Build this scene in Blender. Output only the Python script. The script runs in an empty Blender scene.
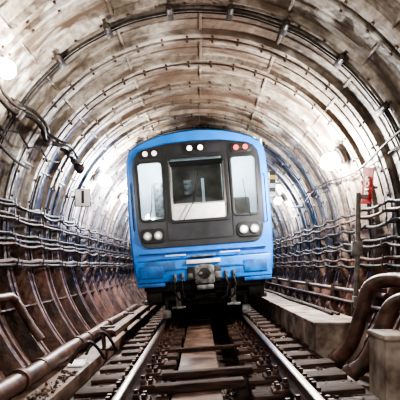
import bpy, bmesh, math, random
from mathutils import Vector, Matrix, Euler
random.seed(7)
S=bpy.context.scene
col=S.collection
try:
    S.view_settings.view_transform='AgX'
    S.view_settings.look='AgX - High Contrast'
    S.view_settings.exposure=.2
except Exception: pass
R=2.6; ZC=1.45; CANT=math.radians(-4.3); TX=0.088; TRAINY=8.9
# ---------------------------------------------------------------- materials
def base(name):
    m=bpy.data.materials.new(name); m.use_nodes=True
    nt=m.node_tree; b=nt.nodes['Principled BSDF']
    return m,nt,b
def noisemat(name,c1,c2,scale=6,rough=.7,metal=0,bump=.2,lo=.35,hi=.65,stretch=(1,1,1),spec=.5,rough2=None,detail=6):
    m,nt,b=base(name); N=nt.nodes; L=nt.links
    tc=N.new('ShaderNodeTexCoord'); mp=N.new('ShaderNodeMapping'); mp.inputs['Scale'].default_value=stretch
    n=N.new('ShaderNodeTexNoise'); n.inputs['Scale'].default_value=scale; n.inputs['Detail'].default_value=detail
    L.new(tc.outputs['Object'],mp.inputs['Vector']); L.new(mp.outputs[0],n.inputs['Vector'])
    r=N.new('ShaderNodeValToRGB'); r.color_ramp.elements[0].position=lo; r.color_ramp.elements[1].position=hi
    r.color_ramp.elements[0].color=(*c1,1); r.color_ramp.elements[1].color=(*c2,1)
    L.new(n.outputs['Fac'],r.inputs[0]); L.new(r.outputs[0],b.inputs['Base Color'])
    b.inputs['Roughness'].default_value=rough; b.inputs['Metallic'].default_value=metal
    b.inputs['Specular IOR Level'].default_value=spec
    if rough2 is not None:
        mr=N.new('ShaderNodeMapRange'); mr.inputs['From Min'].default_value=lo; mr.inputs['From Max'].default_value=hi
        mr.inputs['To Min'].default_value=rough; mr.inputs['To Max'].default_value=rough2
        L.new(n.outputs['Fac'],mr.inputs[0]); L.new(mr.outputs[0],b.inputs['Roughness'])
    if bump:
        bp=N.new('ShaderNodeBump'); bp.inputs['Strength'].default_value=bump; bp.inputs['Distance'].default_value=.02
        L.new(n.outputs['Fac'],bp.inputs['Height']); L.new(bp.outputs[0],b.inputs['Normal'])
    return m
def emit(name,c,s):
    m,nt,b=base(name); b.inputs['Base Color'].default_value=(*c,1)
    b.inputs['Emission Color'].default_value=(*c,1); b.inputs['Emission Strength'].default_value=s
    return m
def glassmat():
    m,nt,b=base('window_glass'); N=nt.nodes; L=nt.links
    out=N['Material Output']; t=N.new('ShaderNodeBsdfTransparent'); t.inputs[0].default_value=(.85,.9,.92,1)
    g=N.new('ShaderNodeBsdfGlossy'); g.inputs['Roughness'].default_value=.04; mx=N.new('ShaderNodeMixShader')
    f=N.new('ShaderNodeFresnel'); f.inputs[0].default_value=1.5
    L.new(f.outputs[0],mx.inputs[0]); L.new(t.outputs[0],mx.inputs[1]); L.new(g.outputs[0],mx.inputs[2]); L.new(mx.outputs[0],out.inputs[0])
    return m
def lining():
    m,nt,b=base('lining_concrete'); N=nt.nodes; L=nt.links
    tc=N.new('ShaderNodeTexCoord'); sep=N.new('ShaderNodeSeparateXYZ'); L.new(tc.outputs['Object'],sep.inputs[0])
    def noise(src,sc,detail=6,stretch=(1,1,1),dist=0):
        mp=N.new('ShaderNodeMapping'); mp.inputs['Scale'].default_value=stretch; L.new(src,mp.inputs[0])
        n=N.new('ShaderNodeTexNoise'); n.inputs['Scale'].default_value=sc; n.inputs['Detail'].default_value=detail; n.inputs['Distortion'].default_value=dist
        L.new(mp.outputs[0],n.inputs['Vector']); return n.outputs['Fac']
    def ramp(f,p0,c0,p1,c1):
        r=N.new('ShaderNodeValToRGB'); e=r.color_ramp.elements; e[0].position=p0; e[1].position=p1
        e[0].color=(*c0,1); e[1].color=(*c1,1); L.new(f,r.inputs[0]); return r.outputs[0]
    def mix(f,a,c,bt='MIX'):
        x=N.new('ShaderNodeMix'); x.data_type='RGBA'; x.blend_type=bt
        if isinstance(f,float): x.inputs[0].default_value=f
        else: L.new(f,x.inputs[0])
        for s,v in ((x.inputs[6],a),(x.inputs[7],c)):
            if isinstance(v,tuple): s.default_value=(*v,1)
            else: L.new(v,s)
        return x.outputs[2]
    uv=tc.outputs['UV']
    c=ramp(noise(tc.outputs['Object'],1.5,8,dist=.6),.38,(.17,.135,.10),.62,(.54,.49,.425))
    fine=ramp(noise(tc.outputs['Object'],14,8),.36,(.45,.41,.37),.60,(1,1,1))
    c=mix(.8,c,fine,'MULTIPLY')
    st=ramp(noise(uv,1.0,6,(.9,5,1),.2),.49,(0,0,0),.64,(1,1,1))
    c=mix(st,c,(.10,.06,.036))
    st2=ramp(noise(uv,1.0,5,(1.3,3,1),.8),.57,(0,0,0),.66,(.85,.85,.85))
    c=mix(st2,c,(.70,.67,.62))
    sc=N.new('ShaderNodeVectorMath'); sc.operation='MULTIPLY'; sc.inputs[1].default_value=(1/1.021,1/.8,1); L.new(uv,sc.inputs[0])
    fl=N.new('ShaderNodeVectorMath'); fl.operation='FLOOR'; L.new(sc.outputs[0],fl.inputs[0])
    wn=N.new('ShaderNodeTexWhiteNoise'); L.new(fl.outputs[0],wn.inputs['Vector'])
    c=mix(.8,c,ramp(wn.outputs['Value'],0,(.52,.46,.40),1,(1,1,1)),'MULTIPLY')
    big=noise(tc.outputs['Object'],2.5,5)
    cr=N.new('ShaderNodeMath'); cr.operation='MULTIPLY_ADD'; cr.inputs[1].default_value=1.6; L.new(noise(uv,1.0,5,(1.1,1.6,1),.4),cr.inputs[0]); L.new(sep.outputs['Z'],cr.inputs[2])
    cm=N.new('ShaderNodeMapRange'); cm.inputs['From Min'].default_value=4.65; cm.inputs['From Max'].default_value=5.05; cm.inputs['To Max'].default_value=.8; L.new(cr.outputs[0],cm.inputs[0])
    c=mix(cm.outputs[0],c,(.12,.072,.045))
    ad=N.new('ShaderNodeMath'); ad.operation='MULTIPLY_ADD'; ad.inputs[1].default_value=.9; L.new(big,ad.inputs[0]); L.new(sep.outputs['Z'],ad.inputs[2])
    ms=N.new('ShaderNodeMapRange'); ms.inputs['From Min'].default_value=3.1; ms.inputs['From Max'].default_value=2.3; ms.inputs['To Max'].default_value=.75; L.new(ad.outputs[0],ms.inputs[0])
    c=mix(ms.outputs[0],c,(.09,.072,.06))
    mr=N.new('ShaderNodeMapRange'); mr.inputs['From Min'].default_value=2.2; mr.inputs['From Max'].default_value=1.4; L.new(ad.outputs[0],mr.inputs[0])
    rust=ramp(noise(tc.outputs['Object'],5,8,(1,1,.4)),.35,(.042,.02,.014),.7,(.22,.115,.082))
    c=mix(mr.outputs[0],c,rust)
    L.new(c,b.inputs['Base Color'])
    rr=N.new('ShaderNodeMapRange'); rr.inputs['To Min'].default_value=.6; rr.inputs['To Max'].default_value=.4; L.new(ms.outputs[0],rr.inputs[0]); L.new(rr.outputs[0],b.inputs['Roughness'])
    bp=N.new('ShaderNodeBump'); bp.inputs['Strength'].default_value=.7; bp.inputs['Distance'].default_value=.035
    L.new(noise(tc.outputs['Object'],9,8),bp.inputs['Height']); L.new(bp.outputs[0],b.inputs['Normal'])
    return m
M={}
M['lining']=lining()
M['joint']=noisemat('joint_grime',(.008,.006,.005),(.035,.024,.017),12)
M['floor']=noisemat('floor_dirt',(.02,.012,.009),(.08,.048,.036),5,rough=.35,rough2=.8,bump=.5)
M['slab']=noisemat('slab_concrete',(.045,.025,.018),(.48,.43,.39),3.0,rough=.6,rough2=.4,bump=.6,lo=.56,hi=.68,spec=.3)  # pale noise patches: whitewash, plus wet reflections painted into the colour
M['walk']=noisemat('walk_concrete',(.05,.027,.019),(.21,.128,.095),4,rough=.5,rough2=.75,bump=.4)
M['ledge']=noisemat('ledge_concrete',(.09,.058,.042),(.42,.35,.29),3.5,bump=.5)
M['wood']=noisemat('sleeper_wood',(.018,.010,.007),(.085,.047,.034),5,stretch=(1,8,8),bump=.6,rough=.7,spec=.25)
M['rust']=noisemat('rusty_iron',(.035,.018,.013),(.14,.07,.05),9,rough=.6,metal=.2)
M['rail']=noisemat('rail_side',(.03,.017,.012),(.12,.065,.048),9,rough=.5,metal=.4)
M['steel']=noisemat('polished_steel',(.30,.26,.235),(.50,.46,.42),20,rough=.32,metal=.9,bump=0)
M['pipe']=noisemat('brown_pipe',(.035,.017,.012),(.14,.07,.05),7,rough=.45,metal=.1,bump=.2)
M['cable']=noisemat('cable_black',(.012,.009,.008),(.04,.03,.025),10,rough=.62,spec=.3)
M['cable2']=noisemat('cable_brown',(.035,.018,.013),(.13,.07,.048),10,rough=.62,spec=.3)
M['bracket']=noisemat('bracket_iron',(.022,.015,.011),(.09,.062,.048),12,rough=.6,metal=.2)
M['postgrey']=noisemat('post_grey_paint',(.08,.07,.06),(.21,.19,.17),12,rough=.5)
M['blue']=noisemat('blue_paint',(.008,.165,.58),(.013,.21,.68),3,rough=.32,bump=.02)
M['roofb']=noisemat('roof_blue_paint',(.012,.085,.24),(.025,.14,.33),3,rough=.45,bump=.02)
M['bluedk']=noisemat('blue_paint_dirty',(.012,.06,.19),(.012,.16,.50),6,rough=.5,bump=.05)
M['skirt']=noisemat('blue_paint_worn',(.02,.10,.28),(.012,.20,.64),5,rough=.42,bump=.05,lo=.33,hi=.5)
M['mask']=noisemat('mask_dark_paint',(.012,.013,.015),(.028,.029,.034),4,rough=.35,bump=.02)
M['rubber']=noisemat('rubber',(.006,.006,.007),(.015,.015,.016),10,rough=.5,bump=0)
M['under']=noisemat('underframe_black',(.010,.009,.009),(.04,.035,.032),9,rough=.55,metal=.3)
M['coupl']=noisemat('coupler_iron',(.08,.08,.08),(.28,.27,.26),12,rough=.45,metal=.4)
M['white']=noisemat('white_paint',(.66,.66,.64),(.85,.85,.83),8,rough=.5,bump=.03)
M['cream']=noisemat('cab_wall',(.62,.64,.63),(.80,.80,.79),3,rough=.5,bump=0)
M['cabdk']=noisemat('cab_dark',(.05,.038,.03),(.14,.11,.08),3,rough=.5,bump=0)
M['red']=noisemat('red_paint',(.30,.012,.012),(.42,.025,.02),6,rough=.4,bump=0)
M['black']=noisemat('black_paint',(.01,.01,.01),(.02,.02,.02),6,rough=.4,bump=0)
M['yellow']=noisemat('yellow_paint',(.6,.42,.05),(.7,.5,.08),6,rough=.4,bump=0)
M['chrome']=noisemat('chrome',(.6,.6,.6),(.7,.7,.7),6,rough=.15,metal=1,bump=0)
M['lens']=noisemat('headlamp_lens',(.35,.37,.38),(.55,.55,.55),30,rough=.1,bump=0)
M['lenslit']=emit('headlamp_lit',(1,.95,.85),1.8)
M['lenslow']=emit('headlamp_dim',(.9,.9,.85),.45)
M['lensred']=emit('tail_lens_red',(.85,.06,.04),.6)
M['lensor']=emit('marker_lens_white',(1,.85,.78),.8)
M['bulb']=emit('lamp_globe',(1,.985,.96),110)
M['glass']=glassmat()
# ---------------------------------------------------------------- builder
class B:
    def __init__(s): s.v=[];s.f=[];s.m=[];s.sm=[];s.mats=[]
    def mi(s,k):
        if k not in s.mats: s.mats.append(k)
        return s.mats.index(k)
    def raw(s,vs,fs,k,smooth=False):
        o=len(s.v); s.v+= [tuple(v) for v in vs]; i=s.mi(k)
        for f in fs: s.f.append([o+a for a in f]); s.m.append(i); s.sm.append(smooth)
    def bm(s,bm,k,smooth=False):
        bm.verts.index_update(); s.raw([v.co.copy() for v in bm.verts],[[v.index for v in f.verts] for f in bm.faces],k,smooth); bm.free()
    def box(s,c,sz,k,rot=(0,0,0),bev=0):
        bm=bmesh.new(); bmesh.ops.create_cube(bm,size=1)
        for v in bm.verts: v.co=Vector((v.co.x*sz[0],v.co.y*sz[1],v.co.z*sz[2]))
        if bev: bmesh.ops.bevel(bm,geom=bm.edges[:],offset=bev,segments=2,affect='EDGES',profile=.5)
        mt=Matrix.Translation(c)@Euler(rot).to_matrix().to_4x4()
        bm.transform(mt); s.bm(bm,k)
    def cyl(s,p0,p1,r,k,seg=16,r2=None):
        p0=Vector(p0);p1=Vector(p1); d=p1-p0; bm=bmesh.new()
        bmesh.ops.create_cone(bm,cap_ends=True,segments=seg,radius1=r,radius2=r if r2 is None else r2,depth=d.length)
        bm.transform(Matrix.Translation((p0+p1)/2)@d.to_track_quat('Z','Y').to_matrix().to_4x4()); s.bm(bm,k,True)
    def sph(s,c,r,k,sc=(1,1,1),seg=16):
        bm=bmesh.new(); bmesh.ops.create_uvsphere(bm,u_segments=seg,v_segments=seg//2,radius=r)
        for v in bm.verts: v.co=Vector((v.co.x*sc[0],v.co.y*sc[1],v.co.z*sc[2]))+Vector(c)
        s.bm(bm,k,True)
    def tube(s,pts,r,k,seg=8,up=Vector((0.13,0.2,1))):
        pts=[Vector(p) for p in pts]; vs=[];n=len(pts)
        for i,p in enumerate(pts):
            t=(pts[min(i+1,n-1)]-pts[max(i-1,0)]).normalized()
            a=t.cross(up)
            if a.length<.05: a=t.cross(Vector((0,1,.1)))
            a.normalize(); b=t.cross(a)
            for j in range(seg):
                q=2*math.pi*j/seg; vs.append(p+a*math.cos(q)*r+b*math.sin(q)*r)
        fs=[]
        for i in range(n-1):
            for j in range(seg):
                fs.append([i*seg+j,i*seg+(j+1)%seg,(i+1)*seg+(j+1)%seg,(i+1)*seg+j])
        fs.append(list(range(seg))[::-1]); fs.append([(n-1)*seg+j for j in range(seg)])
        s.raw(vs,fs,k,True)
    def extr(s,prof,y0,y1,k,smooth=False):
        n=len(prof); vs=[(x,y0,z) for x,z in prof]+[(x,y1,z) for x,z in prof]
        fs=[[i,(i+1)%n,n+(i+1)%n,n+i] for i in range(n)]+[list(range(n))[::-1],list(range(n,2*n))]
        s.raw(vs,fs,k,smooth)
    def plate(s,outer,holes,y0,y1,k,bev=0):
        cu=bpy.data.curves.new('tmp','CURVE'); cu.dimensions='2D'; cu.fill_mode='BOTH'; cu.extrude=abs(y1-y0)/2-bev; cu.bevel_depth=bev; cu.bevel_resolution=1
        if bev: cu.offset=-bev
        for pl in [outer]+holes:
            sp=cu.splines.new('POLY'); sp.points.add(len(pl)-1); sp.use_cyclic_u=True
            for p,(x,z) in zip(sp.points,pl): p.co=(x,z,0,1)
        ob=bpy.data.objects.new('tmp',cu); col.objects.link(ob); bpy.context.view_layer.update()
        me=bpy.data.meshes.new_from_object(ob.evaluated_get(bpy.context.evaluated_depsgraph_get()))
        ym=(y0+y1)/2
        s.raw([(v.co.x,ym-v.co.z,v.co.y) for v in me.vertices],[list(p.vertices) for p in me.polygons],k)
        bpy.data.objects.remove(ob); bpy.data.curves.remove(cu); bpy.data.meshes.remove(me)
    def text(s,body,size,loc,k,rot=0.0,mat=None):
        cu=bpy.data.curves.new('tmp','FONT'); cu.body=body; cu.size=size; cu.extrude=.002; cu.align_x='CENTER'; cu.align_y='CENTER'; cu.offset=size*.03
        ob=bpy.data.objects.new('tmp',cu); col.objects.link(ob); bpy.context.view_layer.update()
        me=bpy.data.meshes.new_from_object(ob.evaluated_get(bpy.context.evaluated_depsgraph_get()))
        vs=[]
        for v in me.vertices:
            x=v.co.x*math.cos(rot)-v.co.y*math.sin(rot); z=v.co.x*math.sin(rot)+v.co.y*math.cos(rot)
            p=Vector((x,-v.co.z,z)); 
            if mat: p=mat@p
            vs.append(p+Vector(loc))
        s.raw(vs,[list(p.vertices) for p in me.polygons],k)
        bpy.data.objects.remove(ob); bpy.data.curves.remove(cu); bpy.data.meshes.remove(me)
    def make(s,name,parent=None,loc=(0,0,0),rot=(0,0,0)):
        me=bpy.data.meshes.new(name); me.from_pydata(s.v,[],s.f)
        for k in s.mats: me.materials.append(M[k])
        me.polygons.foreach_set('material_index',s.m); me.polygons.foreach_set('use_smooth',s.sm); me.update()
        bm=bmesh.new(); bm.from_mesh(me)
        bmesh.ops.recalc_face_normals(bm,faces=bm.faces)
        bm.to_mesh(me); bm.free()
        try: me.set_sharp_from_angle(angle=math.radians(40))
        except Exception: pass
        ob=bpy.data.objects.new(name,me); col.objects.link(ob); ob.location=loc; ob.rotation_euler=rot
        if parent: ob.parent=parent
        return ob
def empty(name,loc=(0,0,0),rot=(0,0,0)):
    e=bpy.data.objects.new(name,None); e.location=loc; e.rotation_euler=rot; e.empty_display_size=.2; col.objects.link(e); return e
def rr(cx,cz,w,h,r,n=5):
    pts=[]
    for sx,sz,a0 in((1,1,0),(-1,1,90),(-1,-1,180),(1,-1,270)):
        for i in range(n+1):
            a=math.radians(a0+90*i/n); pts.append((cx+sx*(w/2-r)+r*math.cos(a),cz+sz*(h/2-r)+r*math.sin(a)))
    return pts
def rr(cx,cz,w,h,r,n=5):
    pts=[]
    for ox,oz,a0 in((1,1,0),(-1,1,90),(-1,-1,180),(1,-1,270)):
        for i in range(n+1):
            a=math.radians(a0+90*i/n); pts.append((cx+ox*(w/2-r)+r*math.cos(a),cz+oz*(h/2-r)+r*math.sin(a)))
    return pts
def wall(th,y,off=0.0):
    a=math.radians(th); return Vector(((R-off)*math.sin(a),y,ZC+(R-off)*math.cos(a)))
def wallz(side,z,y,off=0.0):
    return Vector((side*math.sqrt((R-off)**2-(z-ZC)**2),y,z))
# ---------------------------------------------------------------- tunnel lining
RW=.8; Y0=-3.2; NR=66
ths=set()
for i in range(-50,51): ths.add(i*3.0)
J=22.5
for k in range(-6,7):
    for d in(-.45,-.25,.25,.45): ths.add(k*J+d)
ths=sorted(t for t in ths if -150<=t<=150)
yo=[(0,1,0),(.05,1,0),(.065,0,0),(.12,0,0),(.155,0,1),(.36,0,1),(.375,0,2),(.40,0,2),(.415,0,1),(.65,0,1),(.69,0,0),(.785,0,0)]
V=[];UV=[];F=[];MI=[];rows=[]
for r in range(NR):
    jit=random.uniform(-.012,.012)
    for (o,g,rec) in yo: rows.append((Y0+r*RW+o,g,rec,jit))
for (y,g,rec,jit) in rows:
    for t in ths:
        k=round(t/J); inj=abs(t-k*J)<.3
        rad=R+jit
        if g: rad+=.10
        lo=max(0,min(1,(abs(t)-88)/8))
        if rec and not inj: rad+=.055+.13*lo
        if rec and inj: rad+=.035
        if rec==2 and not inj: rad+=.015-.07*lo
        a=math.radians(t); V.append((rad*math.sin(a),y,ZC+rad*math.cos(a))); UV.append((R*a+10.21,y+3.2+8))
nt_=len(ths)
for i in range(len(rows)-1):
    for j in range(nt_-1):
        F.append((i*nt_+j,i*nt_+j+1,(i+1)*nt_+j+1,(i+1)*nt_+j))
        MI.append(1 if (rows[i][1] and rows[i+1][1]) else 0)
me=bpy.data.meshes.new('wall_tunnel'); me.from_pydata(V,[],F)
me.materials.append(M['lining']); me.materials.append(M['joint']); me.polygons.foreach_set('material_index',MI)
uvl=me.uv_layers.new(name='UVMap'); 
li=[0]*len(me.loops); me.loops.foreach_get('vertex_index',li)
flat=[]
for i in li: flat+=UV[i]
uvl.data.foreach_set('uv',flat)
WT=bpy.data.objects.new('wall_tunnel',me); col.objects.link(WT)
b=B()
for r in range(7,26):
    for q in range(-13,14):
        t=q*7.5+3.75
        for o in(.092,.738):
            y=Y0+r*RW+o; b.cyl(wall(t,y,-.02),wall(t,y,.026),.017,'rust',6)
b.make('flange_bolts',WT)
b=B(); b.extr([wall(t,0,-.05).xz[:] for t in range(-150,151,6)],49.4,49.6,'joint'); b.make('wall_end')
# ---------------------------------------------------------------- floor
b=B(); b.box((0,23,-.62),(3.9,53,.2),'floor')
b.box((-1.79,23,-.42),(.66,53,.24),'walk',bev=.02); b.box((1.79,23,-.40),(.62,53,.28),'walk',bev=.02)
b.make('floor')
# ---------------------------------------------------------------- track
tr=empty('railway_track',(TX,0,0),(0,CANT,0))
b=B()
y=-2.6
while y<34:
    L_=random.uniform(1.8,2.4)
    for s in(-1,1): b.box((s*.92,y+L_/2,-.36),(.98,L_-.02,.28),'slab',bev=.015)
    y+=L_
b.make('trackbed_slabs',tr)
b=B()
y=-2.4
while y<34:
    for s in(-1,1):
        j=random.uniform(-.03,.03)
        x0,x1=.40+j,1.38+j if s>0 else 1.34+j*3
        b.box((s*(x0+x1)/2,y,-.25),(x1-x0,.25,.155),'wood',bev=.012,rot=(0,0,random.uniform(-.015,.015)))
    y+=.56
b.make('sleepers',tr)
b=B()
for s in(-1,1):
    c=s*.76
    b.extr([(c-.075,-.145),(c+.075,-.145),(c+.07,-.13),(c+.012,-.115),(c+.01,-.045),(c+.035,-.035),(c+.035,-.012),(c-.035,-.012),(c-.035,-.035),(c-.01,-.045),(c-.012,-.115),(c-.07,-.13)],-2.8,34,'rail')
    b.extr([(c-.035,-.0125),(c+.035,-.0125),(c+.034,-.004),(c+.026,0),(c-.026,0),(c-.034,-.004)],-2.8,34,'steel')
b.make('rails',tr)
b=B(); y=-2.4
while y<34:
    for s in(-1,1):
        c=s*.76
        b.box((c,y,-.160),(.42,.20,.026),'rust',bev=.004)
        for q in(-1,1):
            b.box((c+q*.085,y,-.125),(.05,.11,.05),'rust',bev=.006)
            for w in(-.05,.05):
                b.cyl((c+q*.160,y+w,-.15),(c+q*.160,y+w,-.10),.022,'rail',8)
            b.cyl((c+q*.085,y,-.12),(c+q*.085,y,-.065),.02,'rail',8)
    y+=.56
b.make('rail_fastenings',tr)
# stones and dirt lying in the bays between sleepers
b=B(); rs=random.Random(5)
for i in range(1100):
    y=rs.uniform(3.6,12); s=rs.choice((-1,1)); x=s*rs.uniform(.42,1.36)
    if abs(((y+2.4)/.56)%1-.5)>.24: continue
    if abs(abs(x)-.76)<.05: continue
    bm=bmesh.new(); bmesh.ops.create_icosphere(bm,subdivisions=1,radius=rs.uniform(.010,.032))
    for v in bm.verts: v.co=v.co*rs.uniform(.7,1.25)+Vector((x,y,-.212))
    b.bm(bm,rs.choice(('walk','walk','wood','ledge')))
b.make('ballast_debris',tr)
wk=empty('track_walkway',(TX,0,0),(0,CANT,0))
b=B(); y=-2.5
while y<33:
    l=random.uniform(.85,1.1)
    b.box((-.12+random.uniform(-.01,.01),y+l/2,-.20+random.uniform(-.008,.008)),(.46,l-.03,.07),'walk',bev=.01,rot=(0,0,random.uniform(-.008,.008)))
    b.box((-.12,y+.05,-.37),(.44,.08,.28),'walk')
    y+=l
b.make('walkway_slabs',wk)
b=B(); b.box((-.02,5.0,-.115),(.94,.11,.08),'wood',bev=.01); b.box((-.1,4.5,-.115),(.84,.13,.08),'wood',bev=.01,rot=(0,0,.03)); b.box((-.03,6.6,-.13),(.8,.07,.05),'wood',bev=.01)
b.make('cross_timbers',wk)
cr=empty('contact_rail',(TX,0,0),(0,CANT,0)); b=B()
b.extr([(-1.53,.10),(-1.37,.10),(-1.37,.04),(-1.355,.04),(-1.355,.125),(-1.40,.15),(-1.50,.15),(-1.545,.125),(-1.545,.04),(-1.53,.04)],7.2,30,'cable2')
b.extr([(-1.48,.10),(-1.42,.10),(-1.435,.04),(-1.42,.02),(-1.48,.02),(-1.465,.04)],7.2,30,'rail')
y=7.5
while y<29:
    b.box((-1.60,y,-.03),(.05,.10,.34),'bracket',bev=.01); b.box((-1.52,y,.165),(.22,.10,.03),'bracket',bev=.008); b.box((-1.52,y,-.18),(.28,.12,.04),'bracket'); y+=2.2
b.make('rail_and_cover',cr)
# ---------------------------------------------------------------- pipes left
b=B(); pts=[]
y=-3
while y<34: pts.append((-1.84+.01*math.sin(y*1.3),y,-.17+.008*math.sin(y*2.1))); y+=.4
b.tube(pts,.10,'pipe',16)
y=-2
while y<34: b.cyl((-1.84,y-.05,-.17),(-1.84,y+.05,-.17),.122,'rust',16); b.cyl((-1.84,y+.6,-.17),(-1.84,y+.68,-.17),.108,'rust',16); y+=2.3
b.make('water_pipe')
b=B()
for (yy,xx,h) in((6.0,-1.50,.20),(6.6,-1.45,.24)):
    pts=[(xx-.12+.36*i/14,yy+.35*i/14,-.22+h*math.sin(math.pi*i/14)*1.2) for i in range(15)]
    b.tube(pts,.022,'cable',8)
b.make('drainage_hose')
b=B()
b.tube([wallz(-1,.62,4.2+.25*i,.10) for i in range(8)]+[wallz(-1,.58,6.05,.10),wallz(-1,.45,6.15,.10),wallz(-1,.2,6.2,.10),wallz(-1,.05,6.2,.12)],.055,'pipe',12)
b.make('drop_pipe')
# ---------------------------------------------------------------- cables + brackets both sides
def cable_run(side,name,levels,zlo,zhi):
    e=empty(name); b=B(); y=-2.8
    while y<30:
        pts=[wallz(side,zlo+(zhi-zlo)*i/8,y,.045) for i in range(9)]
        for i in range(8):
            p,q=pts[i],pts[i+1]; m_=(p+q)/2; d=q-p
            b.box(m_,(.03,.05,d.length+.01),'bracket',rot=(0,math.atan2(d.x,d.z),0))
        for (z,off,r,k) in levels:
            p=wallz(side,z-r-.012,y,.02); q=wallz(side,z-r-.012,y,off+r+.05)
            b.box((p+q)/2,(abs(q.x-p.x),.035,.018),'bracket'); b.box(q+Vector((0,0,.035)),(.012,.035,.08),'bracket')
        y+=1.0
    b.make('brackets',e)
    b=B()
    for n,(z,off,r,k) in enumerate(levels):
        pts=[];y=-2.8;sg=random.uniform(.015,.045)
        while y<30:
            fr=(y+2.8)%1.0
            ci=int((y+2.8)//1.0); random.seed(n*100+ci+int(side*7)); s_=sg*random.uniform(.5,1.5)
            pts.append(wallz(side,z-s_*4*fr*(1-fr),y,off)); y+=.125
        b.tube(pts,r,k,8)
    b.make('cables',e)
lv=[(1.84,.12,.024,'cable'),(1.80,.18,.02,'cable'),(1.68,.13,.026,'cable2'),(1.62,.19,.02,'cable'),(1.44,.12,.02,'cable'),(1.36,.14,.024,'cable'),(1.30,.19,.022,'cable2'),(1.08,.14,.032,'cable2'),(1.02,.19,.02,'cable')]
cable_run(-1,'cable_rack',lv,.9,2.35)
lv=[(1.86,.12,.02,'cable'),(1.74,.16,.02,'cable2'),(1.60,.12,.024,'cable'),(1.38,.12,.024,'cable'),(1.30,.18,.022,'cable'),(1.12,.14,.024,'cable2'),(1.02,.13,.024,'cable')]
cable_run(1,'cable_rack',lv,.95,2.25)
random.seed(11)
b=B(); b.tube([wallz(1,.62,6+.5*i,.12) for i in range(48)],.04,'pipe',10); b.tube([wallz(1,.46,6+.5*i,.12) for i in range(48)],.025,'pipe',8)
for i in range(12): 
    p=wallz(1,.55,6.3+2*i,.08); b.box(p,(.18,.05,.30),'bracket')
b.make('wall_pipe')
b=B(); b.tube([(2.17,6.7,.45),(2.20,6.7,1.2),(2.21,6.7,2.02)],.035,'postgrey',10)
b.box((2.19,6.7,1.25),(.14,.10,.20),'postgrey',bev=.01); b.box((2.28,6.7,1.97),(.2,.05,.05),'postgrey'); b.box((2.2,6.68,.5),(.14,.12,.16),'postgrey',bev=.01)
b.cyl((2.17,6.7,.29),(2.17,6.7,.5),.055,'bracket'); b.make('signal_post')
# ---------------------------------------------------------------- ledge right
b=B(); y=6.05
while y<30:
    l=1.9; b.extr([(1.46,-.27),(1.90,-.27),(2.06,-.02),(2.12,.24),(1.46,.24)],y+.01,y+l-.01,'ledge'); b.box((1.775,y+l/2,.265),(.69,l-.04,.05),'ledge',bev=.012); y+=l
b.make('concrete_ledge')
b=B(); b.tube([(1.90+.03*math.sin(i*.6),6.9+.4*i,.315) for i in range(50)],.024,'cable',8); b.tube([(1.98+.02*math.sin(i*.8+1),6.9+.4*i,.312) for i in range(50)],.020,'cable2',8); b.make('ledge_cable')
b=B(); b.extr([(1.68,-.26),(1.93,-.26),(2.0,-.1),(2.0,.32),(1.68,.32)],4.34,4.76,'ledge'); b.box((1.84,4.55,.345),(.36,.46,.05),'ledge',bev=.012); b.make('concrete_plinth')
def arc_pipe(name,P,r):
    b=B(); pts=[]
    P=[Vector(p) for p in P]
    for i in range(1,len(P)-2):
        for k in range(10):
            t=k/10; p0,p1,p2,p3=P[i-1:i+3]
            pts.append(.5*((2*p1)+(-p0+p2)*t+(2*p0-5*p1+4*p2-p3)*t*t+(-p0+3*p1-3*p2+p3)*t**3))
    pts.append(P[-2]); b.tube(pts,r,'pipe',18)
    for q in(2,len(pts)-6):
        d=(pts[q+1]-pts[q]).normalized(); b.cyl(pts[q]-d*.03,pts[q]+d*.03,r*1.22,'rust',18)
    b.make(name)
arc_pipe('bent_pipe',[(1.5,5.9,-.35),(1.62,5.85,-.18),(1.80,5.75,.05),(1.92,5.7,.45),(2.0,5.65,.75),(2.18,5.5,.84),(2.32,5.1,.82),(2.36,4.4,.78),(2.36,3.5,.78)],.085)
arc_pipe('bent_pipe',[(1.4,5.2,-.4),(1.58,5.15,-.18),(1.76,5.1,-.02),(1.90,5.05,.30),(1.98,5.0,.56),(2.11,4.85,.66),(2.18,4.5,.62),(2.19,3.8,.60),(2.19,3,.60)],.085)
# ---------------------------------------------------------------- hoop conduits
def hoop(y,offs,angs,name,t0=-75,t1=75):
    e=empty(name); b=B()
    for dy,off,r in offs:
        b.tube([wall(t,y+dy+.008*math.sin(t*.4),off) for t in range(t0,t1+1,3)],r,'cable',8)
    b.make('hoop_cable',e); b=B()
    for a in angs:
        p=wall(a,y,.06); ra=math.radians(a)
        b.box(p,(.08,.26,.06),'cable',rot=(0,ra,0),bev=.012); b.box(wall(a,y,.03),(.04,.40,.03),'bracket',rot=(0,ra,0))
        q=wall(a,y-.17,.09); b.cyl(q,wall(a,y-.06,.09),.028,'bracket',10)
    b.make('clamps',e)
hoop(5.62,[(0,.05,.014),(.07,.045,.009)],(-56,-40,-25,-8,8,23,40,57),'ceiling_conduit')
hoop(10.4,[(0,.04,.014)],(-32,0,32),'ceiling_conduit')
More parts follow.
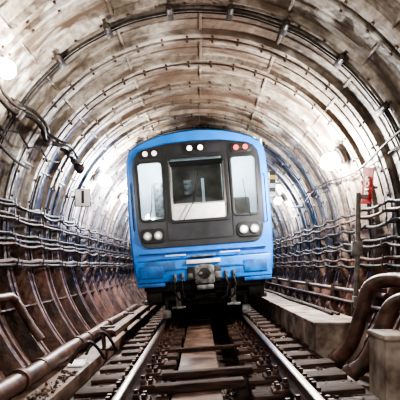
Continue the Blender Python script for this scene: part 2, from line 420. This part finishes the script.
# ---------------------------------------------------------------- left conduit with floodlight
e=empty('conduit_with_floodlight'); b=B()
ln=[]
for i in range(25):
    y=4.2+3.6*i/24; ln.append(wall(-57.5+1.2*math.sin(i*.7),y,.18+.03*math.sin(i*1.1)))
b.tube(ln,.032,'cable',10); b.tube([p+Vector((.05,0,.05+.02*math.sin(i*.9))) for i,p in enumerate(ln)],.02,'cable',8)
b.tube([wall(-62-2*math.sin(i/12*math.pi*3)**2,5.0+2.4*i/12,.13) for i in range(13)],.014,'cable',6)
for i in(2,8,16,22): 
    p=ln[i]; q=wall(-57.5,p.y,.02); b.cyl(p,q,.025,'bracket',8); b.box(p,(.11,.12,.09),'bracket',rot=(0,-1,0),bev=.01)
b.make('conduit',e); b=B()
p=ln[-1]; b.cyl(p+Vector((0,-.1,0)),p+Vector((.03,.15,-.03)),.045,'bracket'); b.cyl(p+Vector((.02,.05,-.06)),p+Vector((.10,-.02,-.12)),.05,'cable',16,.085); b.sph(p+Vector((.10,-.02,-.12)),.07,'bracket')
b.make('floodlight_head',e)
b=B(); b.tube([wall(-68+1.5*math.sin(i*.5),1.5+i*.22,.10) for i in range(24)],.018,'cable',8); b.tube([wall(-66+1.5*math.sin(i*.4+1),2+i*.18,.08) for i in range(21)],.02,'cable',8)
b.tube([wall(66+1.5*math.sin(i*.5),2.5+i*.3,.08) for i in range(34)],.016,'cable',8); b.make('hanging_cable')
# ---------------------------------------------------------------- lamps
def lamp(th,y,power,size=1.0):
    w=wall(th,y,.0); n=(wall(th,y,.17)-w).normalized()
    e=empty('tunnel_lamp',w)
    b=B(); 
    b.cyl(n*.0,n*.05,.10*size,'bracket',18); b.cyl(n*.05,n*.09,.07*size,'white',18)
    b.sph(n*(.09+.085*size),.09*size,'bulb',seg=20)
    t=n.cross(Vector((0,1,0))).normalized()
    for a in range(4):
        an=a*math.pi/4; d=(t*math.cos(an)+Vector((0,1,0))*math.sin(an))
        b.tube([d*.105*size*math.cos(q)+n*(.08+.20*size*math.sin(q)) for q in [math.pi*k/10 for k in range(11)]],.003,'bracket',5)
    b.make('lamp_body',e)
    l=bpy.data.lights.new('bulb_light','POINT'); l.energy=power; l.shadow_soft_size=.07; l.color=(1,.975,.935)
    lo=bpy.data.objects.new('bulb_light',l); col.objects.link(lo); lo.parent=e; lo.location=n*(.30+.1*size)
for th,y,pw,sz in((-52,4.75,85,1),(-56,10.0,500,1.4),(-56,12.8,300,1),(-56,17,260,1),(59.5,7.6,470,1.5),(57,2.4,60,1),(58,12.7,240,1),(58,18,250,1),(-54,-.3,110,1),(56,-2,110,1)):  # last pair sits unseen behind the camera, added as fill light
    lamp(th,y,pw,sz)
# ---------------------------------------------------------------- signs
e=empty('number_sign'); b=B(); c=Vector((-2.22,9.1,2.30))
b.box(c,(.31,.02,.34),'black',bev=.004); b.box(c+Vector((0,-.008,0)),(.28,.015,.31),'white',bev=.004); b.text('1',.32,c+Vector((0,-.019,0)),'black')
b.box(c+Vector((-.12,.03,.02)),(.22,.02,.03),'bracket'); b.make('sign_plate',e)
e=empty('red_wall_sign'); b=B()
mt=Euler((0,math.radians(7),math.radians(-66))).to_matrix()
sc_=Vector((2.34,6.7,2.12))
bm=bmesh.new(); bmesh.ops.create_cube(bm,size=1)
for v in bm.verts: v.co=Vector((v.co.x*.19,v.co.y*.015,v.co.z*.50))
bm.transform(Matrix.Translation(sc_)@mt.to_4x4()); b.bm(bm,'red')
b.text('STOP',.11,sc_+mt@Vector((0,-.012,0)),'white',rot=math.pi/2,mat=mt)
b.box((2.42,6.72,2.1),(.12,.03,.03),'bracket'); b.make('sign_plate',e)
e=empty('clearance_marker'); b=B()
for i in range(6): b.box((1.74,11.5,2.74+i*.10),(.14,.02,.10),'black' if i%2 else ('white' if i<4 else 'yellow'))
b.box((1.83,11.53,3.0),(.26,.02,.04),'bracket'); b.make('striped_plate',e)
# ---------------------------------------------------------------- train
T=empty('metro_train',(TX+.055,TRAINY,0),(0,CANT,0))
half=[(1.26,.72),(1.30,.95),(1.325,1.3),(1.335,1.7),(1.335,2.2),(1.325,2.75),(1.31,3.0),(1.285,3.15),(1.21,3.28),(1.05,3.38),(.85,3.45),(.6,3.52),(.3,3.56),(0,3.575)]
outl=[(x,z) for x,z in half]+[(-x,z) for x,z in half[:-1][::-1]]
def scl(o,k,zz=2.1): return [(x*k,zz+(z-zz)*k) for x,z in o]
b=B()
secs=[(0,.968),(.02,.985),(.06,.996),(.12,1.0),(19,1.0)]
n=len(outl); vs=[];fs=[];fr=[]
for yv,k in secs: vs+=[(x,yv,z) for x,z in scl(outl,k)]
for i in range(len(secs)-1):
    for j in range(n): 
        f=[i*n+j,i*n+(j+1)%n,(i+1)*n+(j+1)%n,(i+1)*n+j]
        (fr if 8<=j<=17 else fs).append(f)
b.raw(vs,fs,'blue',True); b.raw(vs,fr,'roofb',True); b.raw([(x,19,z) for x,z in outl],[list(range(n))],'blue')
b.make('body_shell',T)
sw=[rr(s*.865,2.455,.45,1.07,.07) for s in(-1,1)]
cw=rr(0,2.46,1.06,1.16,.07)
b=B(); b.plate(scl(outl,.970),sw+[cw],.0,.05,'blue'); b.make('front_panel',T)
mk=[(-.98,1.40),(.98,1.40),(1.06,1.43),(1.12,1.50),(1.165,1.70),(1.18,2.3),(1.18,2.9),(1.15,3.08),(1.07,3.19),(.9,3.25),(.5,3.315),(0,3.335)]
mk=mk+[(-x,z) for x,z in mk[2:-1][::-1]]
b=B(); b.plate(mk,sw+[cw],-.028,.002,'mask',bev=.006); b.make('front_mask',T)
b=B()
for s in(-1,1):
    b.plate(rr(s*.865,2.455,.52,1.14,.10),[rr(s*.865,2.455,.43,1.05,.06)],-.05,.01,'rubber',bev=.006)
b.plate(rr(0,2.46,1.16,1.26,.10),[rr(0,2.46,1.04,1.14,.06)],-.055,.01,'rubber',bev=.006)
b.plate(rr(0,2.40,1.24,1.78,.06),[rr(0,2.40,1.20,1.74,.05)],-.04,-.02,'rubber')
b.make('window_seals',T)
b=B()
b.tube([(-.30,-.075,1.88),(-.10,-.075,2.2),(.02,-.07,2.62)],.008,'rubber',6); b.box((-.04,-.065,2.5),(.014,.012,.55),'rubber',rot=(0,.25,0))
for s in(-1,1):
    b.tube([(s*.95,-.06,1.86),(s*.86,-.065,2.2)],.008,'rubber',6); b.box((s*.86,-.055,2.32),(.012,.012,.5),'rubber',rot=(0,s*-.1,0))
b.make('wipers',T)
b=B()
for s in(-1,1): b.box((s*.865,.015,2.455),(.46,.008,1.08),'glass')
b.box((0,.015,2.46),(1.07,.008,1.17),'glass'); b.make('window_panes',T)
b=B(); b.box((0,-.005,2.03),(1.02,.012,.28),'white',bev=.004); b.box((0,-.012,2.18),(1.02,.014,.025),'chrome')
b.box((0,.05,2.94),(1.0,.03,.10),'rubber'); b.box((-.495,.0,2.5),(.03,.02,.85),'chrome');b.box((.495,.0,2.5),(.03,.02,.85),'chrome'); b.make('route_board',T)
b=B()
b.box((0,1.35,2.3),(2.5,.04,2.2),'cream'); b.box((0,.7,1.35),(2.5,1.3,.05),'cabdk'); b.box((0,.7,3.32),(2.3,1.3,.03),'cream')
for s in(-1,1): b.box((s*1.24,.7,2.3),(.03,1.3,2.0),'cream'); b.box((s*.56,.62,2.45),(.05,1.2,1.7),'cabdk'); b.box((s*.9,.25,1.86),(.6,.3,.10),'cream',bev=.02)
b.box((0,1.31,2.3),(1.05,.03,1.85),'cabdk',bev=.01); b.box((.12,1.29,2.62),(.06,.02,.5),'cream'); b.box((-.2,1.29,2.7),(.16,.02,.3),'coupl'); b.box((.05,.35,1.75),(1.0,.45,.12),'cabdk',bev=.02)
b.box((.82,.8,2.0),(.42,.12,.7),'cabdk',bev=.05); b.box((.82,.62,1.72),(.42,.42,.10),'cabdk',bev=.03)
b.box((-.8,1.1,2.45),(.22,.2,.7),'coupl',bev=.02)
b.make('cab_interior',T)
for s in(-.85,0,.85):
    l=bpy.data.lights.new('cab_light','POINT'); l.energy=60 if s else 10; l.shadow_soft_size=.12; l.color=(.93,1,1)
    lo=bpy.data.objects.new('cab_light',l); col.objects.link(lo); lo.parent=T; lo.location=(s,.45,3.1)
b=B()
for s in(-1,1):
    b.plate(rr(s*.84,3.145,.40,.17,.08),[],-.05,0,'rubber',bev=.008)
    for d in(-.085,.085):
        k='lensor' if s<0 else 'lensred'
        b.cyl((s*.84+d,-.062,3.145),(s*.84+d,-.03,3.145),.066,'rubber',20); b.cyl((s*.84+d,-.07,3.145),(s*.84+d,-.05,3.145),.048,k,20)
    b.plate(rr(s*.89,1.63,.45,.27,.09),[],-.06,0,'rubber',bev=.01)
    for d in(-.10,.10):
        b.cyl((s*.89+d,-.085,1.63),(s*.89+d,-.05,1.63),.082,'coupl',24)
        b.cyl((s*.89+d,-.092,1.63),(s*.89+d,-.07,1.63),.065,'lens',24)
        b.cyl((s*.89+d,-.095,1.63),(s*.89+d,-.08,1.63),.035,'lenslow' if d*s>0 else 'chrome',16)
for d in(-.1,.1):
    b.cyl((d,-.075,3.19),(d,-.02,3.19),.068,'rubber',20); b.cyl((d,-.08,3.19),(d,-.06,3.19),.048,'lenslit',20)
b.make('lamps',T)
b=B()
b.box((0,-.03,1.30),(2.36,.05,.02),'bluedk',bev=.004); b.box((0,-.05,.96),(2.50,.13,.40),'skirt',bev=.03)
b.box((0,-.02,1.18),(2.40,.05,.02),'bluedk')
for s in(-1,1):
    b.box((s*.95,-.125,.96),(.42,.02,.22),'bluedk',bev=.008)
    b.box((s*.98,-.04,.72),(.5,.12,.07),'bluedk',bev=.01)
    b.tube([(s*.32,-.03,1.24),(s*.32,-.12,1.24),(s*.68,-.12,1.24),(s*.68,-.03,1.24)],.014,'white',8)
    b.tube([(s*1.23,-.02,1.75),(s*1.23,-.09,1.78),(s*1.23,-.09,2.6),(s*1.23,-.02,2.63)],.010,'cable',8)
b.box((0,-.13,1.10),(.62,.06,.07),'white',bev=.01); b.box((0,-.12,.99),(1.5,.02,.025),'bluedk')
b.box((0,-.10,1.20),(.46,.12,.025),'coupl'); b.make('lower_apron',T)
b=B()
b.box((0,-.06,.86),(.62,.18,.30),'under',bev=.03)
b.cyl((0,.3,.82),(0,-.35,.82),.11,'coupl',20); b.box((0,-.40,.86),(.36,.16,.34),'coupl',bev=.05)
b.cyl((0,-.47,.88),(0,-.52,.88),.17,'coupl',28); b.cyl((0,-.52,.88),(0,-.55,.88),.10,'under',24); b.cyl((-.07,-.54,.88),(-.07,-.66,.88),.04,'coupl',14,.015)
b.cyl((.08,-.52,.88),(.08,-.56,.88),.035,'rubber',14)
b.box((0,-.42,.64),(.30,.16,.09),'coupl',bev=.02); b.box((-.24,-.36,.84),(.12,.12,.12),'coupl',bev=.02); b.box((.24,-.36,.84),(.12,.12,.12),'coupl',bev=.02)
for s in(-1,1):
    for k_ in(0,1):
        x0=s*(.40+.14*k_); b.tube([(x0,-.05,.86),(x0,-.16,.80),(x0+s*.02,-.20,.62),(x0-s*.03,-.2,.45),(x0-s*.12,-.18,.40)],.022,'rubber',8)
        b.cyl((x0,-.12,.90),(x0,-.12,.76),.035,'coupl',10)
b.make('coupler',T)
b=B()
b.box((0,9.5,.72),(2.3,18.6,.24),'under'); b.box((0,.15,.66),(2.1,.22,.16),'under',bev=.02)
for by in(1.9,14.8):
    for ax in(0,2.1):
        yy=by+ax; b.cyl((-.9,yy,.39),(.9,yy,.39),.07,'under')
        for s in(-1,1):
            b.cyl((s*.70,yy,.39),(s*.83,yy,.39),.39,'under',36); b.cyl((s*.67,yy,.39),(s*.70,yy,.39),.42,'under',36); b.box((s*.98,yy,.42),(.2,.3,.26),'under',bev=.03)
    for s in(-1,1): b.box((s*1.0,by+1.05,.55),(.16,3.0,.20),'under',bev=.03)
    b.box((0,by+1.05,.5),(2.0,.4,.3),'under')
for s in(-1,1):
    b.box((s*.98,.55,.46),(.14,.7,.20),'under',bev=.02); b.box((s*.96,.2,.50),(.30,.12,.22),'under',bev=.02)
    b.box((s*.76,.35,.27),(.07,.08,.42),'under',bev=.01); b.box((s*.76,.30,.14),(.16,.06,.16),'coupl',bev=.01)
    b.box((s*.52,.2,.40),(.10,.06,.34),'coupl',bev=.01); b.box((s*.52,.16,.26),(.26,.05,.05),'coupl',bev=.01)
    b.box((s*1.18,1.6,.30),(.30,.24,.10),'under',bev=.02); b.cyl((s*.3,.3,.5),(s*.3,1.2,.5),.12,'under')
b.box((0,.35,.44),(1.9,.10,.12),'under',bev=.02); b.box((0,.9,.36),(1.5,.5,.2),'under'); b.make('bogies_and_underframe',T)
b=B()
for i in range(4): b.box((0,2.5+i*4.4,3.60),(1.1,1.6,.10),'roofb',bev=.03)
b.make('roof_vents',T)
# ---------------------------------------------------------------- rubble + litter
b=B(); random.seed(3)
for i in range(260):
    y=random.uniform(3.6,5.9); r=random.uniform(.008,.028)
    x=random.choice((random.uniform(-1.68,-1.5),random.uniform(.24,.42)))
    z=-.30 if x<-1 else -.515
    bm=bmesh.new(); bmesh.ops.create_icosphere(bm,subdivisions=1,radius=r)
    for v in bm.verts: v.co=v.co*random.uniform(.7,1.2)+Vector((x,y,z+r*.5))
    b.bm(bm,random.choice(('walk','ledge','slab')))
b.make('gravel')
b=B()
b.box((-1.62,6.35,-.285),(.20,.40,.02),'white',rot=(0,0,.1))
b.make('scrap_board')
# ---------------------------------------------------------------- world + camera
w=bpy.data.worlds.new('World'); S.world=w; w.use_nodes=True
bg=w.node_tree.nodes['Background']; bg.inputs[0].default_value=(1,.965,.92,1); bg.inputs[1].default_value=1.2
cd=bpy.data.cameras.new('Camera'); cam=bpy.data.objects.new('Camera',cd); col.objects.link(cam); S.camera=cam
cam.location=(0,0,.988); cam.rotation_euler=(math.radians(90),0,0); cd.sensor_width=36; cd.lens=43.2; cd.shift_y=.1675; cd.clip_start=.05
